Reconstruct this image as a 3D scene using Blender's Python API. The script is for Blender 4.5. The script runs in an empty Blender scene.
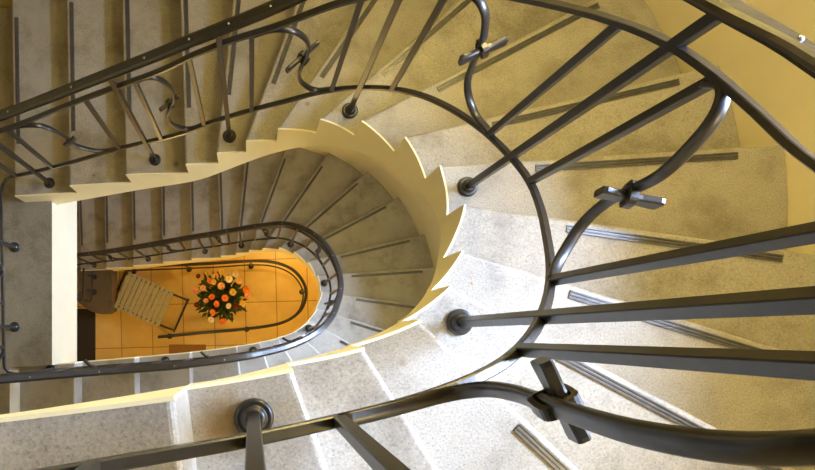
import bpy, bmesh, math, random
from mathutils import Vector, Matrix
random.seed(7)
S = bpy.context.scene
COL = S.collection
# ------------------------------------------------------------------ scale
R = 0.15            # riser height, metres
Q = 0.00025         # plan unit, metres (plan numbers below are in these units)
GZ = 27 * R         # ground floor lies 27 risers under the half landing (landing = 0)
ZC = 23 * R         # camera height above the landing
def Z(k): return k * R + GZ          # level of riser count k above ground floor
def P(x, y): return Vector((x * Q, y * Q))
# ------------------------------------------------------------------ camera
cam = bpy.data.cameras.new('camera'); camo = bpy.data.objects.new('camera', cam); COL.objects.link(camo)
camo.location = (0, 0, Z(23)); camo.rotation_euler = (0, 0, 0)
cam.sensor_fit = 'HORIZONTAL'; cam.sensor_width = 36; cam.lens = 36 * 600 / 815
cam.shift_x = (407.5 - 251) / 815; cam.shift_y = (335 - 235) / 815
cam.clip_start = 0.03; cam.clip_end = 60
S.camera = camo
# ------------------------------------------------------------------ world, lights, exposure
w = bpy.data.worlds.new('world'); S.world = w; w.use_nodes = True
w.node_tree.nodes['Background'].inputs[0].default_value = (0.55, 0.7, 1, 1)
w.node_tree.nodes['Background'].inputs[1].default_value = 1.0
S.view_settings.view_transform = 'Standard'; S.view_settings.look = 'None'
S.view_settings.gamma = 1; S.view_settings.exposure = 0.33
S.view_settings.use_curve_mapping = False
WIN = dict(angle=8, half=2200, z0=18.3, z1=24.8, depth=2300)
def win_point(along, out, z):
    """point in the window's own frame: along its width, outwards through the wall, level in risers"""
    a = math.radians(WIN['angle']); n = Vector((math.cos(a), math.sin(a))); t = Vector((-n.y, n.x))
    c = Vector((200 + 6180 * n.x, 1490 + 6060 * n.y)) + t * along + n * out
    return Vector((c.x * Q, c.y * Q, Z(z)))
WINZ = (0, -22)     # the same deep window on both storeys
def area(name, loc, rot, sx, sy, power, color):
    l = bpy.data.lights.new(name, 'AREA'); l.shape = 'RECTANGLE'; l.size = sx; l.size_y = sy
    l.energy = power; l.color = color
    o = bpy.data.objects.new(name, l); COL.objects.link(o); o.location = loc; o.rotation_euler = rot; return o
def point(name, loc, power, color, rad=0.1):
    l = bpy.data.lights.new(name, 'POINT'); l.energy = power; l.color = color; l.shadow_soft_size = rad
    o = bpy.data.objects.new(name, l); COL.objects.link(o); o.location = loc; return o
for wz in WINZ:      # bright sky seen through the window, light falling inwards and down
    area('window_daylight', win_point(0, WIN['depth'] + 1400, (WIN["z0"] + WIN["z1"]) / 2 + wz + 3.5),
         (0, math.radians(90 - 38), math.radians(WIN['angle'])), 2.0, 2 * WIN['half'] * Q, 860 if wz == 0 else 620, (0.52, 0.67, 1.0))
point('stair_fill', (3700 * Q, 6400 * Q, Z(19.5)), 62, (1.0, 0.79, 0.28), 0.15)  # added warm fill out of view, tints the treads and shades behind risers
point('stair_fill', (5300 * Q, -1700 * Q, Z(22.5)), 15, (1.0, 0.80, 0.38), 0.12)  # second added fill, brightens the yellow wall and outer treads
point('stair_fill', (5300 * Q, 2000 * Q, Z(6.5)), 10, (1.0, 0.76, 0.28), 0.10)  # added fill that warms the lower storey, no fixture
point('landing_fill', (-7400 * Q, 1500 * Q, Z(13)), 1.5, (1.0, 0.80, 0.36), 0.12)  # weak added fill from the landing side, no fixture
point('hall_lamp', (-2500 * Q, -1800 * Q, Z(-15)), 26, (1.0, 0.68, 0.24), 0.12)
point('hall_lamp', (1500 * Q, 5200 * Q, Z(-19.5)), 16, (1.0, 0.68, 0.24), 0.12)

# ------------------------------------------------------------------ materials
def mat(name, base, rough=0.5, metal=0.0, spec=0.5):
    m = bpy.data.materials.new(name); m.use_nodes = True
    b = m.node_tree.nodes['Principled BSDF']
    b.inputs['Base Color'].default_value = (*base, 1); b.inputs['Roughness'].default_value = rough
    b.inputs['Metallic'].default_value = metal; b.inputs['Specular IOR Level'].default_value = spec
    return m, m.node_tree, b
def noise(nt, scale, detail=3, rough=0.6, vec=None):
    n = nt.nodes.new('ShaderNodeTexNoise'); n.inputs['Scale'].default_value = scale
    n.inputs['Detail'].default_value = detail; n.inputs['Roughness'].default_value = rough
    if vec is not None: nt.links.new(vec, n.inputs['Vector'])
    return n
def ramp(nt, src, stops):
    r = nt.nodes.new('ShaderNodeValToRGB'); e = r.color_ramp.elements
    e[0].position, e[0].color = stops[0][0], (*stops[0][1], 1)
    e[1].position, e[1].color = stops[-1][0], (*stops[-1][1], 1)
    for p, c in stops[1:-1]:
        q = e.new(p); q.color = (*c, 1)
    nt.links.new(src, r.inputs[0]); return r
def mix(nt, a, b, fac, mode='MIX'):
    m = nt.nodes.new('ShaderNodeMix'); m.data_type = 'RGBA'; m.blend_type = mode
    if isinstance(fac, (int, float)): m.inputs[0].default_value = fac
    else: nt.links.new(fac, m.inputs[0])
    nt.links.new(a, m.inputs[6]); nt.links.new(b, m.inputs[7]); return m.outputs[2]
def coords(nt):
    g = nt.nodes.new('ShaderNodeNewGeometry'); return g.outputs['Position']

def terrazzo(name, c, stains=()):
    m, nt, b = mat(name, c, 0.42, 0, 0.45); v = coords(nt)
    a = ramp(nt, noise(nt, 210, 2, 0.75, v).outputs[0],
             [(0.30, tuple(x * 0.55 for x in c)), (0.42, tuple(x * 0.88 for x in c)), (0.56, c), (0.70, tuple(min(1, x * 1.2) for x in c))])
    l = ramp(nt, noise(nt, 5.5, 6, 0.65, v).outputs[0], [(0.32, (0.60, 0.58, 0.54)), (0.50, (0.90, 0.895, 0.88)), (0.68, (1, 1, 1))])
    col = mix(nt, a.outputs[0], l.outputs[0], 1.0, 'MULTIPLY')
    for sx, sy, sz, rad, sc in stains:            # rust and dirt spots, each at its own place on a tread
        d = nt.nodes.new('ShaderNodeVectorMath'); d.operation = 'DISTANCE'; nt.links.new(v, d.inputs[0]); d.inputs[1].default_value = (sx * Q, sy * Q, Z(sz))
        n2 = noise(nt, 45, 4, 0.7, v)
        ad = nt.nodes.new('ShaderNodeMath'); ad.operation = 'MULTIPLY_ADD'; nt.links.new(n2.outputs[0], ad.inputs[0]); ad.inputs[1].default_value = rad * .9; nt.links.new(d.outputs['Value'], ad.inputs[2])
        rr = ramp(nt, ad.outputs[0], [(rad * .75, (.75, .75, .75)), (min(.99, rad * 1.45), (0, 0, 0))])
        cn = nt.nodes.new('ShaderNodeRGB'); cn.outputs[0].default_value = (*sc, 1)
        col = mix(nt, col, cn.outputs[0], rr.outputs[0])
    nt.links.new(col, b.inputs['Base Color'])
    bp = nt.nodes.new('ShaderNodeBump'); bp.inputs['Strength'].default_value = 0.12; bp.inputs['Distance'].default_value = 0.002
    nt.links.new(noise(nt, 160, 2, 0.6, v).outputs[0], bp.inputs['Height']); nt.links.new(bp.outputs[0], b.inputs['Normal'])
    return m
def plaster(name, c, amt=0.93):
    m, nt, b = mat(name, c, 0.7, 0, 0.25); v = coords(nt)
    l = ramp(nt, noise(nt, 4, 5, 0.6, v).outputs[0], [(0.35, (amt,) * 3), (0.65, (1, 1, 1))])
    col = nt.nodes.new('ShaderNodeRGB'); col.outputs[0].default_value = (*c, 1)
    nt.links.new(mix(nt, col.outputs[0], l.outputs[0], 1.0, 'MULTIPLY'), b.inputs['Base Color']); return m
M = {}
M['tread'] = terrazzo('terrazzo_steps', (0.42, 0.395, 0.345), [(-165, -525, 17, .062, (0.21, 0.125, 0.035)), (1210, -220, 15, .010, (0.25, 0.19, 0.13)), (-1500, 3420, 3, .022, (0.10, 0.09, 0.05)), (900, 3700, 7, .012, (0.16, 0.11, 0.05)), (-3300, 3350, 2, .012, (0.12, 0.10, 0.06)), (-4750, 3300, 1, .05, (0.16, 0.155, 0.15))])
M['landing'] = terrazzo('terrazzo_landing', (0.31, 0.29, 0.24))
M['cream'] = plaster('cream_paint', (0.94, 0.87, 0.58), 0.96)
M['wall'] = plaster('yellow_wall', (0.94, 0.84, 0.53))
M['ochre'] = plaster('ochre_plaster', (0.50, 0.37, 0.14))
M['white'] = plaster('white_plaster', (0.56, 0.49, 0.33))
def metal_paint(name, c, rough):
    m, nt, b = mat(name, c, rough, 0.15, 0.65); v = coords(nt)
    r = ramp(nt, noise(nt, 40, 3, 0.6, v).outputs[0], [(0.35, tuple(x * 0.8 for x in c)), (0.65, tuple(x * 1.2 for x in c))])
    nt.links.new(r.outputs[0], b.inputs['Base Color'])
    bp = nt.nodes.new('ShaderNodeBump'); bp.inputs['Strength'].default_value = 0.15; bp.inputs['Distance'].default_value = 0.002
    nt.links.new(noise(nt, 60, 2, 0.5, v).outputs[0], bp.inputs['Height']); nt.links.new(bp.outputs[0], b.inputs['Normal'])
    return m
M['iron'] = metal_paint('grey_painted_iron', (0.021, 0.020, 0.020), 0.32)
M['strip'] = metal_paint('ridged_metal_strip', (0.085, 0.083, 0.085), 0.30)
M['rivet'] = mat('bare_rivet', (0.30, 0.30, 0.31), 0.35, 0.8)[0]
M['plug'] = mat('tan_plug', (0.45, 0.33, 0.24), 0.6)[0]
M['slab'] = terrazzo('dark_stone', (0.12, 0.08, 0.04))
M['mat'] = mat('dark_sheet', (0.03, 0.022, 0.015), 0.9)[0]  # even near-black for the flat sheet beside the landing edge
M['mat2'] = mat('brown_mat', (0.30, 0.15, 0.04), 0.9)[0]
def tiles():
    m, nt, b = mat('orange_tiles', (0.7, 0.4, 0.1), 0.35); v = coords(nt)
    mp = nt.nodes.new('ShaderNodeMapping'); nt.links.new(v, mp.inputs[0])
    mp.inputs['Location'].default_value = (0.06, 0.12, 0)
    mp.inputs['Rotation'].default_value = (0, 0, math.radians(-1.5))
    br = nt.nodes.new('ShaderNodeTexBrick'); br.offset = 0; br.squash = 1
    br.inputs['Scale'].default_value = 1; br.inputs['Brick Width'].default_value = 0.39; br.inputs['Row Height'].default_value = 0.53
    br.inputs['Mortar Size'].default_value = 0.006; br.inputs['Mortar Smooth'].default_value = 0.3
    br.inputs['Color1'].default_value = (0.82, 0.57, 0.17, 1); br.inputs['Color2'].default_value = (0.75, 0.50, 0.14, 1)
    br.inputs['Mortar'].default_value = (0.36, 0.20, 0.06, 1)
    nt.links.new(mp.outputs[0], br.inputs[0])
    l = ramp(nt, noise(nt, 3.5, 5, 0.6, v).outputs[0], [(0.3, (0.82, 0.80, 0.76)), (0.7, (1, 1, 1))])
    nt.links.new(mix(nt, br.outputs[0], l.outputs[0], 1.0, 'MULTIPLY'), b.inputs['Base Color']); return m
M['tiles'] = tiles()
def wood(name, c):
    m, nt, b = mat(name, c, 0.55); v = coords(nt)
    r = ramp(nt, noise(nt, 25, 4, 0.6, v).outputs[0], [(0.3, tuple(x * 0.75 for x in c)), (0.7, c)])
    nt.links.new(r.outputs[0], b.inputs['Base Color']); return m
M['slat'] = wood('pale_slat', (0.36, 0.305, 0.13))
M['pot'] = mat('dark_pot', (0.06, 0.05, 0.04), 0.5)[0]
M['leaf'] = wood('leaf_green', (0.05, 0.085, 0.025))
for n, c in dict(orange=(0.95, 0.28, 0.05), peach=(0.95, 0.55, 0.25), yellow=(0.95, 0.68, 0.14), cream=(0.97, 0.85, 0.6), red=(0.22, 0.012, 0.02), pink=(0.95, 0.42, 0.30)).items():
    M['fl_' + n] = mat('petal_' + n, c, 0.6)[0]

# ------------------------------------------------------------------ object helpers
def thing(name, label, cat, loc=(0, 0, 0), group=None):
    o = bpy.data.objects.new(name, None); COL.objects.link(o); o.location = loc; o.empty_display_size = 0.1
    o['label'] = label; o['category'] = cat
    if group: o['group'] = group
    return o
def tag(o, label, cat):
    o['label'] = label; o['category'] = cat; return o
def wloc(o):
    v = Vector(o.location)
    while o.parent: o = o.parent; v += Vector(o.location)
    return v
def obj(name, bm, mats, parent=None, smooth=False, org=None, recalc=True):
    """link a bmesh built in world coordinates as ONE mesh object"""
    if recalc: bmesh.ops.recalc_face_normals(bm, faces=bm.faces)
    if org is None: org = Vector((0, 0, 0)) if parent is None else wloc(parent)
    org = Vector(org)
    bmesh.ops.translate(bm, vec=-org, verts=bm.verts)
    me = bpy.data.meshes.new(name); bm.to_mesh(me); bm.free()
    for m in (mats if isinstance(mats, (list, tuple)) else [mats]): me.materials.append(m)
    if smooth:
        for p in me.polygons: p.use_smooth = True
    o = bpy.data.objects.new(name, me); COL.objects.link(o)
    if parent is not None:
        o.parent = parent; o.location = org - wloc(parent)
    else: o.location = org
    return o
def struct(name, bm, m, smooth=False):
    o = obj(name, bm, m, None, smooth); o['kind'] = 'structure'; return o
def box(bm, c, s, M3=None):
    vs = []
    for x in (-.5, .5):
        for y in (-.5, .5):
            for z in (-.5, .5):
                v = Vector((x * s[0], y * s[1], z * s[2]))
                if M3 is not None: v = M3 @ v
                vs.append(bm.verts.new(v + Vector(c)))
    for f in ((0, 1, 3, 2), (4, 6, 7, 5), (0, 4, 5, 1), (2, 3, 7, 6), (0, 2, 6, 4), (1, 5, 7, 3)):
        bm.faces.new([vs[i] for i in f])
    return vs
def prism(bm, pts, z0, z1):
    """pts: Vector2 list; z0, z1 numbers"""
    n = len(pts)
    a = [bm.verts.new((p[0], p[1], z0)) for p in pts]; b = [bm.verts.new((p[0], p[1], z1)) for p in pts]
    bm.faces.new(a[::-1]); bm.faces.new(b)
    for i in range(n): bm.faces.new([a[i], a[(i + 1) % n], b[(i + 1) % n], b[i]])
def sweep(bm, pts, frames, prof, cap=True):
    """sweep a closed profile (list of (a,b)) along pts; frames: list of (u,v) vectors"""
    rings = []
    for p, (u, v) in zip(pts, frames):
        rings.append([bm.verts.new(p + u * a + v * b) for a, b in prof])
    n = len(prof)
    for r0, r1 in zip(rings, rings[1:]):
        for i in range(n): bm.faces.new([r0[i], r0[(i + 1) % n], r1[(i + 1) % n], r1[i]])
    if cap: bm.faces.new(rings[0][::-1]); bm.faces.new(rings[-1])
def rect(wd, ht, c=0.0):
    a, b = wd / 2, ht / 2
    if c == 0: return [(-a, -b), (a, -b), (a, b), (-a, b)]
    return [(-a + c, -b), (a - c, -b), (a, -b + c), (a, b - c), (a - c, b), (-a + c, b), (-a, b - c), (-a, -b + c)]
def bar(bm, p0, p1, side, wd, ht, c=0.0015):
    """straight bar; side = vector roughly along profile's first axis"""
    d = (p1 - p0).normalized(); u = (side - d * side.dot(d)).normalized(); v = d.cross(u)
    sweep(bm, [p0, p1], [(u, v), (u, v)], rect(wd, ht, c))
def lathe(bm, c, prof, n=24):
    rings = []
    for r, z in prof:
        rings.append([bm.verts.new((c[0] + r * math.cos(2 * math.pi * i / n), c[1] + r * math.sin(2 * math.pi * i / n), c[2] + z)) for i in range(n)])
    for r0, r1 in zip(rings, rings[1:]):
        for i in range(n): bm.faces.new([r0[i], r0[(i + 1) % n], r1[(i + 1) % n], r1[i]])
    bm.faces.new(rings[0][::-1]); bm.faces.new(rings[-1])

# ------------------------------------------------------------------ the stair's plan
WELL = {-3: (-10400, 2850), -2: (-9110, 2900), -1: (-7830, 2950), 0: (-6540, 3000), 1: (-5200, 3050), 2: (-3812, 3128), 3: (-2505, 3197), 4: (-1245, 3235),
        5: (-616, 3262), 6: (-86, 3292), 7: (430, 3291), 8: (1038, 3230), 9: (1545, 2990), 10: (1995, 2567), 11: (2260, 2031),
        12: (2343, 1435), 13: (2113, 850), 14: (1798, 446), 15: (1355, 125), 16: (793, -84), 17: (252, -200), 18: (-385, -305),
        19: (-1586, -450), 20: (-2900, -560), 21: (-4224, -660), 22: (-5543, -740), 23: (-6850, -800), 24: (-8100, -850)}
NOSE = {-3: 92, -2: 92, -1: 92, 0: 91, 1: 90.9, 2: 90.9, 3: 91.2, 4: 91.8, 5: 84, 6: 70, 7: 55.4, 8: 40.8, 9: 27.7, 10: 13.1, 11: 3.6, 12: -8, 13: -17.2,
        14: -28, 15: -43, 16: -58, 17: -70.3, 18: -83, 19: -88, 20: -89, 21: -90, 22: -90, 23: -90, 24: -90}
POST_OFF = {-3: 240, 1: 231, 3: 286, 5: 305, 8: 296, 11: 252, 14: 308, 17: 270, 18.5: 220, 20: 125, 24: 125}
RAIL = {-3: -2.6, -2: -1.4, -1: -0.2, 0: 0.9, 1: 2.0, 1.5: 2.45, 2: 3.0, 2.7: 3.9, 3: 4.3, 3.45: 4.85, 4: 5.45, 4.71: 6.15, 5.47: 6.6, 6.18: 7.0, 6.95: 7.5, 7.47: 7.95, 8.05: 8.7, 8.6: 9.4,
        9.17: 10.2, 9.6: 10.8, 10.15: 11.45, 10.62: 12.0, 10.9: 12.35, 11.46: 12.95, 11.9: 13.55, 12.3: 14.1, 12.56: 14.5, 13: 15.05,
        13.44: 15.6, 13.96: 16.2, 14.32: 16.6, 14.62: 16.9, 14.82: 17.1, 15.05: 17.27, 15.32: 17.42, 15.56: 17.52, 16.24: 17.68, 16.6: 17.82, 17.1: 18.05,
        17.6: 18.25, 18.2: 18.6, 19: 19.6, 20: 20.7, 21: 21.8, 22: 23.0, 24: 25.2}
SUB = {-3: 1.15, -1: 3.55, 0: 4.6, 1: 5.6, 1.82: 6.58, 2.22: 7.1, 2.62: 7.67, 3.13: 8.4, 3.64: 9.15, 4.09: 9.7, 4.62: 10.18, 5.47: 10.7, 6.16: 11.03, 6.66: 11.28,
       7: 11.55, 7.37: 11.88, 7.73: 12.27, 8.6: 13.22, 9.3: 14.05, 10.07: 14.98, 10.53: 15.6, 10.82: 16.0, 11.18: 16.45, 11.46: 16.8, 11.98: 17.42,
       12.38: 18.0, 12.95: 18.75, 13.6: 19.6, 14.3: 20.4, 15: 21.1, 16: 21.6, 17: 22.0, 18: 22.55, 19: 23.5, 20: 24.6, 21: 25.7, 22: 26.9, 24: 29.1}
HAND = {-3: 1.7, -1: 4.0, 0: 5.05, 1: 6.25, 1.5: 6.87, 2: 7.53, 2.45: 8.12, 2.88: 8.67, 3.27: 9.23, 3.62: 9.78, 4.01: 10.29, 4.58: 10.72, 5.27: 11.1, 5.95: 11.48, 6.59: 11.9, 7.05: 12.28,
        8: 13.3, 9: 14.8,
        10: 16.0, 11: 17.0, 11.37: 17.35, 11.66: 17.65, 12.1: 18.25, 12.4: 18.65, 13: 19.5, 14.3: 21.15, 15: 21.85, 16: 22.4, 17: 22.85, 18: 23.4, 19: 24.3, 20: 25.4, 21: 26.5, 22: 27.7, 24: 29.9}
def interp(tab, k):
    ks = sorted(tab)
    if k <= ks[0]: return tab[ks[0]]
    if k >= ks[-1]: return tab[ks[-1]]
    for a, b in zip(ks, ks[1:]):
        if a <= k <= b: return tab[a] + (tab[b] - tab[a]) * (k - a) / (b - a)
def well(k):
    i = int(math.floor(k)); t = k - i
    g = lambda j: Vector(WELL[max(-3, min(24, j))])
    a, b, c, d = g(i - 1), g(i), g(i + 1), g(i + 2)
    return 0.5 * (2 * b + (c - a) * t + (2 * a - 5 * b + 4 * c - d) * t * t + (3 * b - a - 3 * c + d) * t ** 3)
def well_t(k):
    return (well(min(k + .02, 23.99)) - well(max(k - .02, -2.99))).normalized()
def out_n(k):
    t = well_t(k); return Vector((-t.y, t.x))
WX, WY, WA, WB = 200, 1490, 6250, 6060
LX = -9800
def wall_hit(p, ang, inset=0):
    d = Vector((math.cos(math.radians(ang)), math.sin(math.radians(ang))))
    A, B = WA - inset, WB - inset
    q = p - Vector((WX, WY))
    a = (d.x / A) ** 2 + (d.y / B) ** 2; b = 2 * (q.x * d.x / A ** 2 + q.y * d.y / B ** 2); c = (q.x / A) ** 2 + (q.y / B) ** 2 - 1
    if p.x < WX or c < 0:
        disc = b * b - 4 * a * c
        if disc > 0:
            t = (-b + math.sqrt(disc)) / (2 * a); h = p + d * t
            if h.x >= WX and t > 0: return h
    yy = WY + B if d.y > 0 else WY - B
    return p + d * ((yy - p.y) / d.y)
def outer(k): return wall_hit(well(k), interp(NOSE, k), 8)
def rail_plan(k): return well(k) + out_n(k) * (sum(interp(POST_OFF, k + d) for d in (-1.2, -.8, -.4, 0, .4, .8, 1.2)) / 7)
def tab_z(T, k):
    return sum(interp(T, k + d) for d in (-.2, -.1, 0, .1, .2)) / 5
def rail_z(k): return (interp(RAIL, k - .22) + 2 * interp(RAIL, k) + interp(RAIL, k + .22)) / 4
def soffit(k): return k - interp({9: 2.05, 11: 1.7, 12.5: 1.35, 15: 1.08, 18: 1.02, 20: 1.05, 22: 1.4}, k)
def ksamples(k0, k1, n): return [k0 + (k1 - k0) * i / n for i in range(n + 1)]

# ------------------------------------------------------------------ room shell
def shell(name, pts, z0, z1, m, holes=None, th=0.12):
    bm = bmesh.new(); n = len(pts)
    for i in range(n - 1):
        a, b = pts[i], pts[i + 1]
        d = (b - a).normalized(); nn = Vector((d.y, -d.x))
        spans = [(z0, z1)]
        if holes and holes(a, b):
            zz = [z0] + holes(a, b) + [z1]; spans = list(zip(zz[0::2], zz[1::2]))
        for s0, s1 in spans:
            prism(bm, [a, b, b + nn * th, a + nn * th], s0, s1)
    bmesh.ops.remove_doubles(bm, verts=bm.verts, dist=1e-5)
    return struct(name, bm, m)
TOPZ = Z(46)
zb = 0.0
lx = LX * Q; ty = (WY + WB) * Q; by = (WY - WB) * Q; wx = WX * Q
arc = []
for i in range(61):
    a = math.radians(-90 + 180 * i / 60); arc.append(P(WX + WA * math.cos(a), WY + WB * math.sin(a)))
def hole(a, b):
    m = (a + b) / 2 / Q; ang = math.degrees(math.atan2(m.y - WY, m.x - WX))
    if abs(ang - WIN['angle']) < math.degrees(WIN['half'] / 6150):
        return [Z(WIN['z0'] - 22), Z(WIN['z1'] - 22), Z(WIN['z0']), Z(WIN['z1'])]
shell('wall_right', arc, zb, TOPZ, M['wall'], hole)
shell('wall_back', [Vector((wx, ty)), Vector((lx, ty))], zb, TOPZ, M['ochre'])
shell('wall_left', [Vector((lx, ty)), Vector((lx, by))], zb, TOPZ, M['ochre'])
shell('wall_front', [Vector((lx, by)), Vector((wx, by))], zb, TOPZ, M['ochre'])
bm = bmesh.new(); prism(bm, [Vector((lx - .1, by - .1)), Vector((7200 * Q, by - .1)), Vector((7200 * Q, ty + .1)), Vector((lx - .1, ty + .1))], -0.1, 0.0)
struct('floor', bm, M['tiles'])
# deep window recesses high in the curved wall: sill, head and jambs
def wbox(bm, t0, t1, o0, o1, za, zb_):
    v = [win_point(t, o, z) for z in (za, zb_) for t, o in ((t0, o0), (t1, o0), (t1, o1), (t0, o1))]
    v = [bm.verts.new(p) for p in v]
    for f in ((3, 2, 1, 0), (4, 5, 6, 7), (0, 1, 5, 4), (1, 2, 6, 5), (2, 3, 7, 6), (3, 0, 4, 7)): bm.faces.new([v[i] for i in f])
for i, wz in enumerate(WINZ):
    bm = bmesh.new(); h_ = WIN['half']; d_ = WIN['depth']; z0 = WIN['z0'] + wz; z1 = WIN['z1'] + wz
    wbox(bm, -h_ - 400, h_ + 400, 60, d_, z0 - .7, z0); wbox(bm, -h_ - 400, h_ + 400, 60, d_, z1, z1 + .7)
    wbox(bm, -h_ - 400, -h_, -120, d_, z0, z1); wbox(bm, h_, h_ + 400, -120, d_, z0, z1)
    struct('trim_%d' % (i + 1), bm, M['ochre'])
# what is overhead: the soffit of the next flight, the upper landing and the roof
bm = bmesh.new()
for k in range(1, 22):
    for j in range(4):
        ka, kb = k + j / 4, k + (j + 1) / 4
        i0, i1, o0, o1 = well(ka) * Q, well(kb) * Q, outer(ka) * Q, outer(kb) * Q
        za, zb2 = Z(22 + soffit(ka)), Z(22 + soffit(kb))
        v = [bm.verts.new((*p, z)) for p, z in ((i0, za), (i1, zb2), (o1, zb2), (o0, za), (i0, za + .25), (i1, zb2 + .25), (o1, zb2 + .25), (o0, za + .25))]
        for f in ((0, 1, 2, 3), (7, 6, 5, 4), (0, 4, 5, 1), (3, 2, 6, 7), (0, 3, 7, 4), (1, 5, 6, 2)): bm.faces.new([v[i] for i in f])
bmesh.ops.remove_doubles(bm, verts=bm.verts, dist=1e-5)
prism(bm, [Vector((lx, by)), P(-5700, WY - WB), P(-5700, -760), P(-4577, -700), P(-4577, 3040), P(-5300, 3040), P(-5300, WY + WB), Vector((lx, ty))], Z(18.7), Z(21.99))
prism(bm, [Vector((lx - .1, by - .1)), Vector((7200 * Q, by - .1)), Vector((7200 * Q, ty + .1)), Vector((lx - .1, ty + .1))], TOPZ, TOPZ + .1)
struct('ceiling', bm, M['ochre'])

# ------------------------------------------------------------------ steps
def step(k, z_off, parent):
    """one tread with its riser, full depth down to the sloping soffit"""
    n = 4
    ks = ksamples(k, k + 1, n)
    bm = bmesh.new()
    zt = Z(k + z_off)
    eps = 24   # tread starts behind the painted stringer
    inn = [(well(q) + out_n(q) * eps) * Q for q in ks]
    o0, o1 = outer(k), outer(k + 1)
    out = []
    for i, q in enumerate(ks):
        out.append(outer(q) * Q)
    zs = [Z(soffit(q) + z_off) for q in ks]
    ti = [bm.verts.new((*p, zt)) for p in inn]; to = [bm.verts.new((*p, zt)) for p in out]
    zs = [min(z, zt - .25 * R) for z in zs]
    bi = [bm.verts.new((*p, z)) for p, z in zip(inn, zs)]; bo = [bm.verts.new((*p, z)) for p, z in zip(out, zs)]
    top = bm.faces.new(ti + to[::-1])
    for i in range(n):
        f = bm.faces.new([bi[i], bi[i + 1], bo[i + 1], bo[i]]); f.material_index = 1
        f = bm.faces.new([ti[i], ti[i + 1], bi[i + 1], bi[i]]); f.material_index = 1
        bm.faces.new([to[i], to[i + 1], bo[i + 1], bo[i]])
    bm.faces.new([ti[0], to[0], bo[0], bi[0]]); bm.faces.new([ti[-1], to[-1], bo[-1], bi[-1]])
    bmesh.ops.recalc_face_normals(bm, faces=bm.faces)
    e = bm.edges.get((ti[0], to[0]))
    bmesh.ops.bevel(bm, geom=[e], offset=0.011, segments=4, profile=0.5, affect='EDGES')
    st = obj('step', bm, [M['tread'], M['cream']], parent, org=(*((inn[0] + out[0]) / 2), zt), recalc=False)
    return st
def anti_slip(k, z_off, st):
    a = well(k); ang = math.radians(interp(NOSE, k)); d = Vector((math.cos(ang), math.sin(ang)))
    b = outer(k); L = (b - a).length
    back = Vector((d.y, -d.x))      # towards the next riser (up the stair, clockwise)
    off = 105
    s0, s1 = 1150, L - 560
    if k in (4, 5, 6, 7): s0 = 1080
    p0 = a + d * s0 + back * off; p1 = a + d * s1 + back * off
    zt = Z(k + z_off) + 0.0002
    bm = bmesh.new()
    A = Vector((*(p0 * Q), zt)); B = Vector((*(p1 * Q), zt))
    u = Vector((back.x, back.y, 0)); v = Vector((0, 0, 1)); h = 0.0100
    prof = [(-h, 0), (h, 0), (h, .0045), (h - .0035, .0045), (h - .005, .0022), (.003, .0022), (.0018, .0045), (-.0018, .0045), (-.003, .0022), (-h + .005, .0022), (-h + .0035, .0045), (-h, .0045)]
    sweep(bm, [A, B], [(u, v), (u, v)], prof)
    obj('anti_slip_strip', bm, M['strip'], st, org=(A + B) / 2)
def stringer(k0, k1, z_off, parent):
    bm = bmesh.new(); th = 24
    for k in range(k0, k1):
        ks = ksamples(k, k + 1, 6)
        zt = Z(k + z_off) + .0006
        rings = []
        for q in ks:
            a = well(q) * Q; b = (well(q) + out_n(q) * th) * Q; zz = min(Z(soffit(q) + z_off), zt - .25 * R) - .004
            rings.append([bm.verts.new((*a, zz)), bm.verts.new((*a, zt)), bm.verts.new((*b, zt)), bm.verts.new((*b, zz))])
        for r0, r1 in zip(rings, rings[1:]):
            for i in range(4): bm.faces.new([r0[i], r0[(i + 1) % 4], r1[(i + 1) % 4], r1[i]])
        bm.faces.new(rings[0][::-1]); bm.faces.new(rings[-1])
    return obj('stringer', bm, M['cream'], parent)
def flight(k0, k1, z_off, label, group):
    base = (*((well(k0) + outer(k0)) * Q / 2), Z(k0 - 1 + z_off))
    t = thing('stair_flight', label, 'stairs', base, group)
    for k in range(k0, k1):
        st = step(k, z_off, t); anti_slip(k, z_off, st)
        if z_off == 0 and k in (13, 10):
            c = {13: (2220, 520), 10: (2420, 2340)}[k]
            bm = bmesh.new(); lathe(bm, (c[0] * Q, c[1] * Q, Z(k)), [(.0055, 0), (.0055, .001), (.004, .0016)], 14)
            obj('screw_plug', bm, M['plug'], st)
    stringer(k0, k1, z_off, t)
    return t
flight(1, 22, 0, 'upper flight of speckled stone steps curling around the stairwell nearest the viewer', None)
flight(-2, 22, -22, 'lower flight of stone steps seen down through the oval well opening', None)
# landing at the left end of the well
bm = bmesh.new()
prism(bm, [Vector((lx + .002, by + .002)), P(-5560, WY - WB + 8), P(-5548, -740), P(-4577, -690), P(-4577, 3075), P(-5200 + 24, 3050 + 24), P(-5250, WY + WB - 8), Vector((lx + .002, ty - .002))], Z(-3.3), Z(0))
prism(bm, [P(-5000, 3072), P(-4577, 3072), P(-4577, 3700), P(-5000, 3700)], Z(-3.3), Z(-.7))
bmesh.ops.recalc_face_normals(bm, faces=bm.faces)
for f in bm.faces: f.material_index = 0 if f.normal.z > .5 else 1
o = obj('stair_landing', bm, [M['landing'], M['white']], None, org=P(-7000, 1200).to_3d() + Vector((0, 0, Z(-3.3))))
tag(o, 'half landing of grey stone with thick cream edge at left of the well', 'landing')

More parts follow.
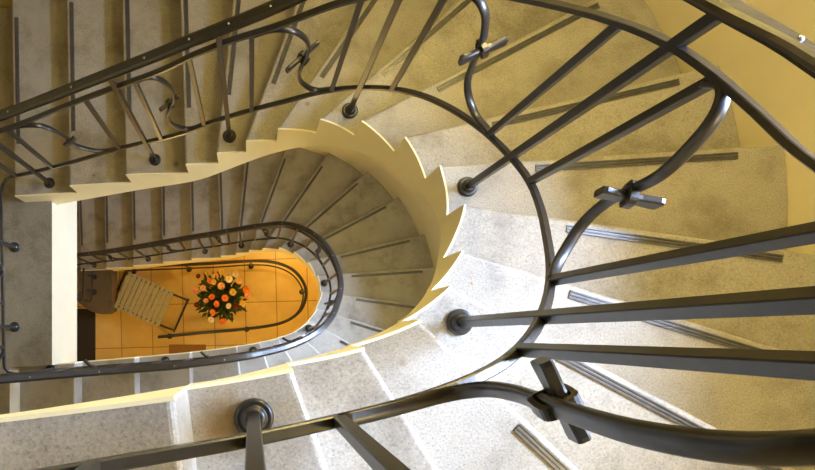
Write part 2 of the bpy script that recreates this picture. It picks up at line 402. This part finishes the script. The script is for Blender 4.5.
# ------------------------------------------------------------------ balustrades
IRON = M['iron']
class Path:
    """bottom-rail line: list of 3-D points with arc length; sub and hand give the upper rails' heights over it"""
    def __init__(s, pts, sub=None, hand=None):
        s.p = pts; s.s = [0.0]; s.h = {'sub': sub or [0.585] * len(pts), 'hand': hand or [0.69] * len(pts), None: [0.0] * len(pts)}
        for a, b in zip(pts, pts[1:]): s.s.append(s.s[-1] + (b.xy - a.xy).length)
        s.L = s.s[-1]
    def at(s, t):
        t = max(0, min(s.L, t))
        for i in range(len(s.s) - 1):
            if t <= s.s[i + 1]:
                f = (t - s.s[i]) / max(1e-9, s.s[i + 1] - s.s[i]); return s.p[i].lerp(s.p[i + 1], f)
        return s.p[-1].copy()
    def up(s, t, w):
        t = max(0, min(s.L, t)); h = s.h[w]
        for i in range(len(s.s) - 1):
            if t <= s.s[i + 1]:
                f = (t - s.s[i]) / max(1e-9, s.s[i + 1] - s.s[i]); return h[i] * (1 - f) + h[i + 1] * f
        return h[-1]
    def tan(s, t):
        d = s.at(t + .015) - s.at(t - .015); d.z = 0; return d.normalized()
    def near(s, xy):
        best = (9, 0); n = 1500
        for i in range(n + 1):
            q = s.at(s.L * i / n); dd = (q.xy - xy).length
            if dd < best[0]: best = (dd, s.L * i / n)
        return best[1]
def fillet(p, a, b, n=8):
    """quadratic rounding of corner p between points a and b"""
    return [a * (1 - t) ** 2 + p * 2 * t * (1 - t) + b * t * t for t in [i / n for i in range(n + 1)]]
def rail_mesh(path, s0, s1, dz, prof, step_=0.03):
    n = max(2, int((s1 - s0) / step_)); pts, fr = [], []
    for i in range(n + 1):
        t = s0 + (s1 - s0) * i / n; q = path.at(t) + Vector((0, 0, dz if isinstance(dz, (int, float)) else path.up(t, dz))); pts.append(q)
        tg = path.tan(t); u = Vector((tg.y, -tg.x, 0))      # towards the well (right of travel)
        fr.append((u, Vector((0, 0, 1))))
    bm = bmesh.new(); sweep(bm, pts, fr, prof); return bm
HANDPROF = [(-.012, -.006), (.012, -.006), (.012, 0), (.019, .003), (.021, .010), (.018, .018), (.010, .022), (-.010, .022), (-.018, .018), (-.021, .010), (-.019, .003), (-.012, 0)]
def post(path, t, zfoot, parent, hand=True):
    q = path.at(t); tg = path.tan(t); n = Vector((-tg.y, tg.x, 0))
    bm = bmesh.new(); ztop = q.z + path.up(t, 'hand') - .003
    off = n * 0.000
    bar(bm, Vector((q.x, q.y, zfoot)) + off, Vector((q.x, q.y, ztop)) + off, n, .0185, .0185)
    po = obj('post', bm, IRON, parent, org=(q.x, q.y, zfoot))
    bm = bmesh.new()
    lathe(bm, (q.x, q.y, zfoot), [(.0295, 0), (.0300, .004), (.0285, .008), (.0255, .0105), (.0215, .0095), (.0195, .0095), (.0180, .016), (.0150, .020), (.010, .021)], 28)
    obj('rosette', bm, IRON, po, smooth=True)
    return po
def baluster(path, t, parent):
    q = path.at(t); tg = path.tan(t); n = Vector((-tg.y, tg.x, 0))
    bm = bmesh.new(); bar(bm, q + Vector((0, 0, .004)), q + Vector((0, 0, path.up(t, 'sub') - .003)), n, .0165, .0165)
    return obj('baluster', bm, IRON, parent, org=q)
def rivet(path, t, parent):
    q = path.at(t); bm = bmesh.new()
    bmesh.ops.create_uvsphere(bm, u_segments=10, v_segments=6, radius=.0045, matrix=Matrix.Translation(q + Vector((0, 0, path.up(t, 'hand') + .022))) @ Matrix.Diagonal((1, 1, .5, 1)))
    obj('rivet', bm, M['rivet'], parent, smooth=True)
def spline(pts, n=5):
    P_ = [Vector(p) for p in pts]; P_ = [2 * P_[0] - P_[1]] + P_ + [2 * P_[-1] - P_[-2]]; o = []
    for i in range(1, len(P_) - 2):
        for j in range(n):
            t = j / n; a, b, c, d = P_[i - 1:i + 3]
            o.append(.5 * (2 * b + (c - a) * t + (2 * a - 5 * b + 4 * c - d) * t * t + (3 * b - a - 3 * c + d) * t ** 3))
    o.append(P_[-2]); return o
S_PLAIN = [(0, .985), (.18, .985), (.36, .89), (.49, .74), (.535, .62), (.5, .5), (.465, .38), (.51, .26), (.64, .11), (.82, .02), (1, .015)]
def scroll(path, sa, sb, parent, turn=50, length=.11, curve=S_PLAIN):
    """S of flat bar from the head of the lower baluster to the foot of the upper one, tied at its middle by a short cross bar"""
    pv = spline(curve); pts = []; fr = []
    def w3(p):
        t = sa + (sb - sa) * p.x; return path.at(t) + Vector((0, 0, path.up(t, 'sub') * p.y))
    W3 = [w3(p) for p in pv]
    for i, p in enumerate(pv):
        tg = path.tan(sa + (sb - sa) * p.x); n = Vector((-tg.y, tg.x, 0))
        d = (W3[min(i + 1, len(W3) - 1)] - W3[max(i - 1, 0)]).normalized()
        n = (n - d * n.dot(d)).normalized()
        pts.append(W3[i]); fr.append((n, d.cross(n)))
    bm = bmesh.new(); sweep(bm, pts, fr, rect(.020, .010, .0025))
    m_ = len(W3) // 2
    s = obj('scroll', bm, IRON, parent, org=W3[m_])
    for p in s.data.polygons: p.use_smooth = len(p.vertices) == 4
    mid = W3[m_]; tg = path.tan((sa + sb) / 2); n = Vector((-tg.y, tg.x, 0))
    c_, s_ = math.cos(math.radians(turn)), math.sin(math.radians(turn))
    ax = (n * c_ + tg * s_).normalized()
    d = (W3[m_ + 1] - W3[m_ - 1]).normalized()
    a2 = (d - ax * d.dot(ax)).normalized().cross(ax)          # the face the cross bar lies on
    if a2.z < 0: a2 = -a2
    u = ax.cross(a2)
    P0 = mid + a2 * .0125; L = length
    bm = bmesh.new(); prof = rect(.027, .013, .003); rings = []
    for f, k in ((-.5, 1.1), (-.44, 1.18), (-.15, .9), (.15, .9), (.44, 1.18), (.5, 1.1)):
        rings.append([bm.verts.new(P0 + ax * L * f + u * a * k + a2 * b) for a, b in prof])
    nn = len(prof)
    for r0, r1 in zip(rings, rings[1:]):
        for i in range(nn): bm.faces.new([r0[i], r0[(i + 1) % nn], r1[(i + 1) % nn], r1[i]])
    bm.faces.new(rings[0][::-1]); bm.faces.new(rings[-1])
    obj('tie_bar', bm, IRON, s)
    # collar: a band wound over the cross bar and round the scroll
    bm = bmesh.new(); N_ = 20; rings = []; cen = mid + a2 * .007
    skew = ax * .5
    for i in range(N_):
        th = 2 * math.pi * i / N_; ce, si = math.cos(th), math.sin(th); e = .45
        rad = (u + skew * .4) * (math.copysign(abs(ce) ** e, ce) * .0180) + a2 * (math.copysign(abs(si) ** e, si) * .0175)
        rd = u * ce + a2 * si
        rings.append([bm.verts.new(cen + rad + ax * x + rd * y) for x, y in ((-.008, -.003), (-.0065, .003), (.0065, .003), (.008, -.003))])
    for i in range(N_):
        r0, r1 = rings[i], rings[(i + 1) % N_]
        for j in range(4): bm.faces.new([r0[j], r0[(j + 1) % 4], r1[(j + 1) % 4], r1[j]])
    obj('collar', bm, IRON, s)
    return s
def px3(px, py, d):     # photo pixel at depth d risers below the camera -> plan point in metres
    return Vector(((px - 251) * d * Q, (335 - py) * d * Q))

# --- upper balustrade
KS = ksamples(1.15, 22.5, 220)
pts = [Vector((*(rail_plan(k) * Q), Z(rail_z(k)))) for k in KS]
sub = [(tab_z(SUB, k) - rail_z(k)) * R for k in KS]; hand = [(tab_z(HAND, k) - rail_z(k)) * R for k in KS]
zl = Z(1.25)
corner = Vector((-5434 * Q, 3345 * Q, zl))
first = pts[0]
ex = fillet(corner, corner + Vector((0, -.06, 0)), first)[:-1]
up = Path(ex + pts, [sub[0]] * len(ex) + sub, [hand[0]] * len(ex) + hand)
bal = thing('balustrade', 'near wrought iron balustrade with scrolls following the upper flight', 'railing', (*(rail_plan(11) * Q), Z(11)))
obj('bottom_rail', rail_mesh(up, 0, up.L, 0, rect(.016, .018, .002)), IRON, bal)
obj('top_rail', rail_mesh(up, 0, up.L, 'sub', rect(.018, .016, .002)), IRON, bal)
obj('handrail', rail_mesh(up, 0, up.L, 'hand', HANDPROF), IRON, bal)
def s_of(k): return up.near(rail_plan(k) * Q)
UP_POST = {1: 1.56, 3: 3.44, 5: 5.46, 8: 8.6, 11: 11.5, 14: 14.28, 17: 17.5, 19: 19.6, 21: 21.6}
for tr, k in UP_POST.items(): post(up, s_of(k), Z(tr), bal)
UPB = [((52.3, 168.4), (119.4, 147.6), 55, .06, [(0, .99), (.17, .97), (.35, .88), (.44, .75), (.485, .6), (.51, .48), (.53, .36), (.58, .25), (.71, .09), (.85, .02), (1, .015)]),
       ((160.4, 135.3), (203.3, 123.3), 55, .09, [(0, .985), (.2, .99), (.35, .955), (.49, .86), (.58, .72), (.555, .61), (.46, .51), (.36, .43), (.32, .33), (.38, .2), (.55, .08), (.75, .02), (1, .015)]),
       ((251.5, 110.6), (331.4, 88.8), 45, .135, [(0, .985), (.2, .985), (.40, .91), (.55, .78), (.615, .65), (.60, .52), (.565, .40), (.59, .27), (.70, .13), (.84, .03), (1, .015)]),
       ((392.7, 86), (494.5, 128), 10, .12, [(0, .96), (.08, .985), (.20, .95), (.31, .86), (.385, .74), (.435, .62), (.47, .48), (.53, .32), (.64, .18), (.80, .07), (1, .02)]),
       ((533, 180), (553, 281), -13, .10, [(0, .96), (.07, .985), (.20, .91), (.33, .77), (.42, .64), (.445, .51), (.47, .38), (.59, .22), (.77, .09), (.90, .03), (1, .015)]),
       ((521, 352), (341, 427.5), -10, .085, [(0, .985), (.15, .97), (.30, .89), (.39, .80), (.425, .66), (.405, .48), (.385, .38), (.365, .26), (.39, .13), (.52, .045), (.75, .02), (1, .015)])]
def s_px(path, px, py):
    """arc length where the path passes under a photo direction (used once, to place the bars on the rail)"""
    best = (9e9, 0)
    for i in range(2001):
        t = path.L * i / 2000; q = path.at(t); dd = Z(23) - q.z
        if dd <= .05: continue
        X = 251 + q.x / dd * 600; Y = 335 - q.y / dd * 600
        e = (X - px) ** 2 + (Y - py) ** 2
        if e < best[0]: best = (e, t)
    return best[1]
for a, b, tu, ln, cv in UPB:
    sa, sb = s_px(up, *a), s_px(up, *b)
    baluster(up, sa, bal); baluster(up, sb, bal); scroll(up, sa, sb, bal, tu, ln, cv)
sa, sb = s_of(18.3), s_of(19.1); baluster(up, sa, bal); baluster(up, sb, bal); scroll(up, sa, sb, bal)
sa, sb = s_of(20.2), s_of(21.0); baluster(up, sa, bal); baluster(up, sb, bal); scroll(up, sa, sb, bal)
baluster(up, s_px(up, 17, 181), bal)
for i in range(14): rivet(up, up.near(rail_plan(1.2 + i * .9) * Q), bal)

# --- lower balustrade: across the landing, then down the lower flight
pts = [corner + Vector((0, -.06, 0))]
c2 = Vector((-5434 * Q, -960 * Q, Z(1.0)))
def bump(k): return max(0.0, min(1.0, (k - 8) / 4, (19 - k) / 4))
def low_plan(k): return rail_plan(k) - out_n(k) * 120 * bump(k)
lower = [Vector((*(low_plan(k) * Q), Z(rail_z(k) - 22))) for k in ksamples(21.55, -2.2, 240)]
sub = [(tab_z(SUB, k) - rail_z(k) - .8 * bump(k)) * R for k in ksamples(21.55, -2.2, 240)]; hand = [(tab_z(HAND, k) - rail_z(k) - .9 * bump(k)) * R for k in ksamples(21.55, -2.2, 240)]
mid_ = [pts[0].lerp(c2 + Vector((0, .08, 0)), i / 10) for i in range(11)]
ex = mid_ + fillet(c2, mid_[-1], lower[0])[1:-1]
lo = Path(ex + lower, [sub[0]] * len(ex) + sub, [hand[0]] * len(ex) + hand)
bal2 = thing('balustrade', 'farther iron balustrade along the landing and down the lower flight', 'railing', (*(rail_plan(11) * Q), Z(-11)))
obj('bottom_rail', rail_mesh(lo, 0, lo.L, 0, rect(.016, .014, .002)), IRON, bal2)
obj('top_rail', rail_mesh(lo, 0, lo.L, 'sub', rect(.018, .016, .002)), IRON, bal2)
obj('handrail', rail_mesh(lo, 0, lo.L, 'hand', HANDPROF), IRON, bal2)
def l_of(k): return lo.near(low_plan(k) * Q)
for py in (247, 327):
    post(lo, lo.near(px3(19.5, py, 23)), Z(0), bal2)
LOWP = {21: 21.45, 19: 19.5, 17: 17.4, 14: 14.3, 11: 11.5, 8: 8.6, 5: 5.46, 3: 3.44, 1: 1.5, -1: -.5}
ks_ = []
for tr, k in LOWP.items():
    post(lo, l_of(k), Z(tr - 22), bal2); ks_.append(k)
marks = [lo.near(px3(19.5, 247, 23)), lo.near(px3(19.5, 327, 23))] + [l_of(k) for k in ks_]
for a, b in zip(marks, marks[1:]):
    s0, s1 = a + (b - a) * .28, a + (b - a) * .72
    if b - a < .15: continue
    baluster(lo, s0, bal2); baluster(lo, s1, bal2); rivet(lo, s0, bal2); rivet(lo, s1, bal2)
    # the S starts at the head of the bar on the downstairs side
    scroll(lo, s1, s0, bal2, -40, .11)

# ------------------------------------------------------------------ ground floor
FD = 50
# raised slab under the lowest steps at the far left
z1 = Z(-23.05)
bm = bmesh.new()
def at(px, py, d): return px3(px, py, d)
d_ = 46.05
pl = [at(111.5, 268, d_), at(111.8, 300, d_), at(111.5, 310, d_), at(106, 313, d_), at(98, 313.5, d_), at(90, 311, d_), at(84, 307, d_), at(76, 300, d_), at(60, 296, d_), at(60, 268, d_)]
prism(bm, pl[::-1], Z(-25.0), z1)
o = obj('landing_slab', bm, M['slab'], None, org=(pl[4].x, pl[4].y + .2, Z(-25.0)))
tag(o, 'dark brown raised slab with rounded corner left of the slatted seat', 'slab')
# short railing on that slab
def flatpath(pp, z): return Path([Vector((p.x, p.y, z)) for p in pp])
rp = [at(91, 271, 45), at(91, 285, 45), at(90.5, 297, 45)] + [v.xy for v in fillet(at(90, 303, 45).to_3d(), at(90.4, 298, 45).to_3d(), at(84, 300, 45).to_3d())] + [at(70, 296, 45)]
sp = flatpath(rp, z1 + .12)
rl = thing('short_railing', 'short dark railing standing on the brown slab at the far left', 'railing', (*at(92, 285, 45), z1))
obj('bottom_rail', rail_mesh(sp, 0, sp.L, 0, rect(.014, .012, .002)), IRON, rl)
obj('top_rail', rail_mesh(sp, 0, sp.L, .34, rect(.02, .012, .002)), IRON, rl)
for y in (276, 291):
    q = sp.near(at(91, y, 45)); g = sp.at(q)
    bm = bmesh.new(); bar(bm, Vector((g.x, g.y, z1)), Vector((g.x, g.y, z1 + .34)), Vector((1, 0, 0)), .016, .016)
    po = obj('post', bm, IRON, rl, org=(g.x, g.y, z1))
    bm = bmesh.new(); lathe(bm, (g.x, g.y, z1), [(.034, 0), (.034, .008), (.022, .012), (.018, .02)], 20); obj('rosette', bm, IRON, po)
# oval guard rail on the tiled floor
gz = Z(-23.5)   # upper rail level, 3.5 risers above the floor
d1 = 46.5
def smooth_line(pxs, n=8):
    P_ = [Vector(p) for p in pxs]; P_ = [2 * P_[0] - P_[1]] + P_ + [2 * P_[-1] - P_[-2]]; o = []
    for i in range(1, len(P_) - 2):
        for j in range(n):
            t = j / n; a, b, c, d = P_[i - 1:i + 3]
            o.append(.5 * (2 * b + (c - a) * t + (2 * a - 5 * b + 4 * c - d) * t * t + (3 * b - a - 3 * c + d) * t ** 3))
    o.append(P_[-2]); return o
gl = smooth_line([(118, 267), (160, 265.5), (210, 263.5), (250, 261), (272, 262), (289, 267.5), (300, 277), (306, 290), (304, 304), (297, 314), (284, 322), (265, 326.5), (235, 330), (200, 333), (158, 337)])
gp = Path([Vector((*at(p.x, p.y, d1), Z(23 - d1))) for p in gl])
gr = thing('guard_railing', 'low oval iron guard rail standing on the orange tiled floor', 'railing', (*at(250, 300, FD), 0))
obj('top_rail', rail_mesh(gp, 0, gp.L, 0, rect(.035, .03, .006)), IRON, gr)
gl2 = [Vector((251 + (p.x - 251) * 1.0, 335 + (p.y - 335))) for p in gl]
obj('bottom_rail', rail_mesh(gp, 0, gp.L, -.40, rect(.018, .014, .002)), IRON, gr)
for f in (.02, .18, .36, .54, .76, .985):
    g = gp.at(gp.L * f); bm = bmesh.new(); bar(bm, Vector((g.x, g.y, 0)), Vector((g.x, g.y, g.z)), Vector((1, 0, 0)), .022, .022)
    po = obj('post', bm, IRON, gr, org=(g.x, g.y, 0))
    bm = bmesh.new(); lathe(bm, (g.x, g.y, 0), [(.034, 0), (.034, .008), (.022, .014), (.018, .03)], 20); obj('rosette', bm, IRON, po)
# slatted seat
sd = 47.0; zs = Z(23 - sd)
A = at(129.5, 272.5, sd); B = at(176, 292.5, sd); C = at(157.5, 327, sd); D4 = at(112.3, 306.3, sd)
cen = (A + B + C + D4) / 4
e1 = ((B - A) + (C - D4)) / 2; e2 = ((D4 - A) + (C - B)) / 2
l1, l2 = e1.length, e2.length; e1 = e1.normalized(); e2 = Vector((e1.y, -e1.x)); e2 = e2 if e2.dot(D4 - A) > 0 else -e2
rot = Matrix(((e1.x, e2.x, 0), (e1.y, e2.y, 0), (0, 0, 1)))
st = thing('slatted_seat', 'pale slatted seat on dark metal legs standing on the orange tiles', 'stool', (cen.x, cen.y, 0))
def lp(a, b, z): v = cen + e1 * a + e2 * b; return Vector((v.x, v.y, z))
bm = bmesh.new(); ns = 10
for i in range(ns):
    a = -l1 / 2 + l1 * (i + .5) / ns
    vs = box(bm, lp(a, 0, zs - .012), (l1 / ns * .76, l2, .024), rot)
obj('seat', bm, M['slat'], st, org=(cen.x, cen.y, zs))
bm = bmesh.new()
for s_ in (-1, 1):
    bar(bm, lp(-l1 / 2, s_ * (l2 / 2 - .03), zs - .036), lp(l1 / 2 + .02, s_ * (l2 / 2 - .03), zs - .036), Vector((0, 0, 1)), .024, .024)
obj('seat_frame', bm, IRON, st)
for sa_ in (-1, 1):
    for sb_ in (-1, 1):
        bm = bmesh.new(); bar(bm, lp(sa_ * (l1 / 2 - .01), sb_ * (l2 / 2 - .03), zs - .04), lp(sa_ * (l1 / 2 + .13), sb_ * (l2 / 2 - .02), .012), Vector((e2.x, e2.y, 0)), .024, .024)
        obj('leg', bm, IRON, st)
    bm = bmesh.new(); bar(bm, lp(sa_ * (l1 / 2 + .13), -(l2 / 2), .012), lp(sa_ * (l1 / 2 + .13), l2 / 2, .012), Vector((0, 0, 1)), .024, .024)
    obj('foot_bar', bm, IRON, st)
# flower arrangement in a pot
fc = at(222, 297, 47.5)
fl = thing('flower_arrangement', 'big bouquet of orange, peach and yellow flowers in a dark pot', 'flowers', (fc.x, fc.y, 0))
bm = bmesh.new(); lathe(bm, (fc.x, fc.y, 0), [(.09, 0), (.12, .02), (.14, .18), (.15, .24), (.155, .26), (.14, .26), (.13, .22), (.05, .2)], 24)
obj('pot', bm, M['pot'], fl, smooth=True)
bm = bmesh.new()
def leaf(bm, p, d, L, wd):
    d = d.normalized(); s = d.cross(Vector((0, 0, 1)))
    if s.length < .1: s = Vector((1, 0, 0))
    s.normalize(); up_ = s.cross(d)
    c = [p, p + d * L * .45 + s * wd + up_ * .01, p + d * L - up_ * L * .15, p + d * L * .45 - s * wd + up_ * .01, p + d * L * .5 - up_ * .008]
    v = [bm.verts.new(x) for x in c]
    for f in ((0, 1, 4), (1, 2, 4), (2, 3, 4), (3, 0, 4)): bm.faces.new([v[i] for i in f])
for i in range(620):
    th = random.uniform(0, 2 * math.pi); ph = random.uniform(.05, 1.45); rr = random.uniform(.05, .27)
    d = Vector((math.cos(th) * math.sin(ph), math.sin(th) * math.sin(ph), math.cos(ph)))
    p = Vector((fc.x, fc.y, .34)) + Vector((d.x * rr, d.y * rr, d.z * rr * .8))
    leaf(bm, p, d + Vector((random.uniform(-.6, .6), random.uniform(-.6, .6), random.uniform(-.3, .3))), random.uniform(.06, .11), random.uniform(.014, .026))
obj('foliage', bm, M['leaf'], fl, recalc=False)
def blossom_mesh(R_):
    bm = bmesh.new()
    for ring, (n, r0, r1, z, lift) in enumerate(((7, .2, 1.0, 0, .25), (6, .15, .75, .12, .45), (5, .1, .45, .25, .6))):
        for i in range(n):
            a = 2 * math.pi * (i + ring * .5) / n; ca, sa_ = math.cos(a), math.sin(a); w_ = r1 * math.pi / n * 1.15
            q = lambda rad, tn, zz: bm.verts.new(Vector((ca * rad - sa_ * tn, sa_ * rad + ca * tn, zz)) * R_)
            v = [q(r0, -.1, z), q(r0, .1, z), q(r1 * .7, w_, z + lift * .6), q(r1, w_ * .55, z + lift), q(r1, -w_ * .55, z + lift), q(r1 * .7, -w_, z + lift * .6)]
            bm.faces.new(v)
    return bm
FL = [('yellow', 208, 273), ('peach', 216, 276), ('yellow', 222, 272), ('cream', 229, 279), ('yellow', 214, 282), ('peach', 221, 286), ('orange', 210, 281), ('peach', 239, 281),
      ('orange', 246, 290), ('orange', 212, 297), ('orange', 216, 304), ('pink', 195, 291), ('cream', 229, 306), ('orange', 225, 298), ('yellow', 243, 303), ('cream', 211, 320),
      ('orange', 223, 322), ('red', 198, 276), ('red', 197, 305), ('red', 236, 306), ('orange', 213, 312), ('peach', 206, 301), ('yellow', 233, 292), ('cream', 236, 274), ('peach', 248, 296), ('peach', 203, 288)]
meshes = {}
for c in set(f[0] for f in FL):
    bm = blossom_mesh(.037 if c != 'red' else .032); me = bpy.data.meshes.new('blossom'); bm.to_mesh(me); bm.free(); me.materials.append(M['fl_' + c]); meshes[c] = me
for c, px, py in FL:
    r2 = min(1, math.hypot(px - 222, py - 297) / 30)
    dz = .24 * math.sqrt(max(0, 1 - r2 * r2)) + .36
    q = at(px, py, 50 - dz / R)
    o = bpy.data.objects.new('blossom', meshes[c]); COL.objects.link(o); o.parent = fl
    o.location = Vector((q.x, q.y, dz)) - fl.location
    o.rotation_euler = (random.uniform(-.5, .5) - (py - 297) * -.0, random.uniform(-.5, .5), random.uniform(0, 6))
    o.scale = [random.uniform(.85, 1.2)] * 3
# brown mat and a nearly black flat sheet
bm = bmesh.new(); a, b = at(60, 309, FD), at(95.5, 372, FD); box(bm, ((a.x + b.x) / 2, (a.y + b.y) / 2, .006), (b.x - a.x, a.y - b.y, .012))
tag(obj('floor_sheet', bm, M['mat'], None, org=((a.x + b.x) / 2, (a.y + b.y) / 2, 0)), 'nearly black flat sheet on the floor beside the landing edge', 'mat')
bm = bmesh.new(); a, b = at(169, 344.5, FD), at(206, 354, FD); box(bm, ((a.x + b.x) / 2, (a.y + b.y) / 2, .005), (b.x - a.x, a.y - b.y, .01))
tag(obj('floor_sheet', bm, M['mat2'], None, org=((a.x + b.x) / 2, (a.y + b.y) / 2, 0)), 'brown mat on orange tiles just above the lower stair edge', 'mat')
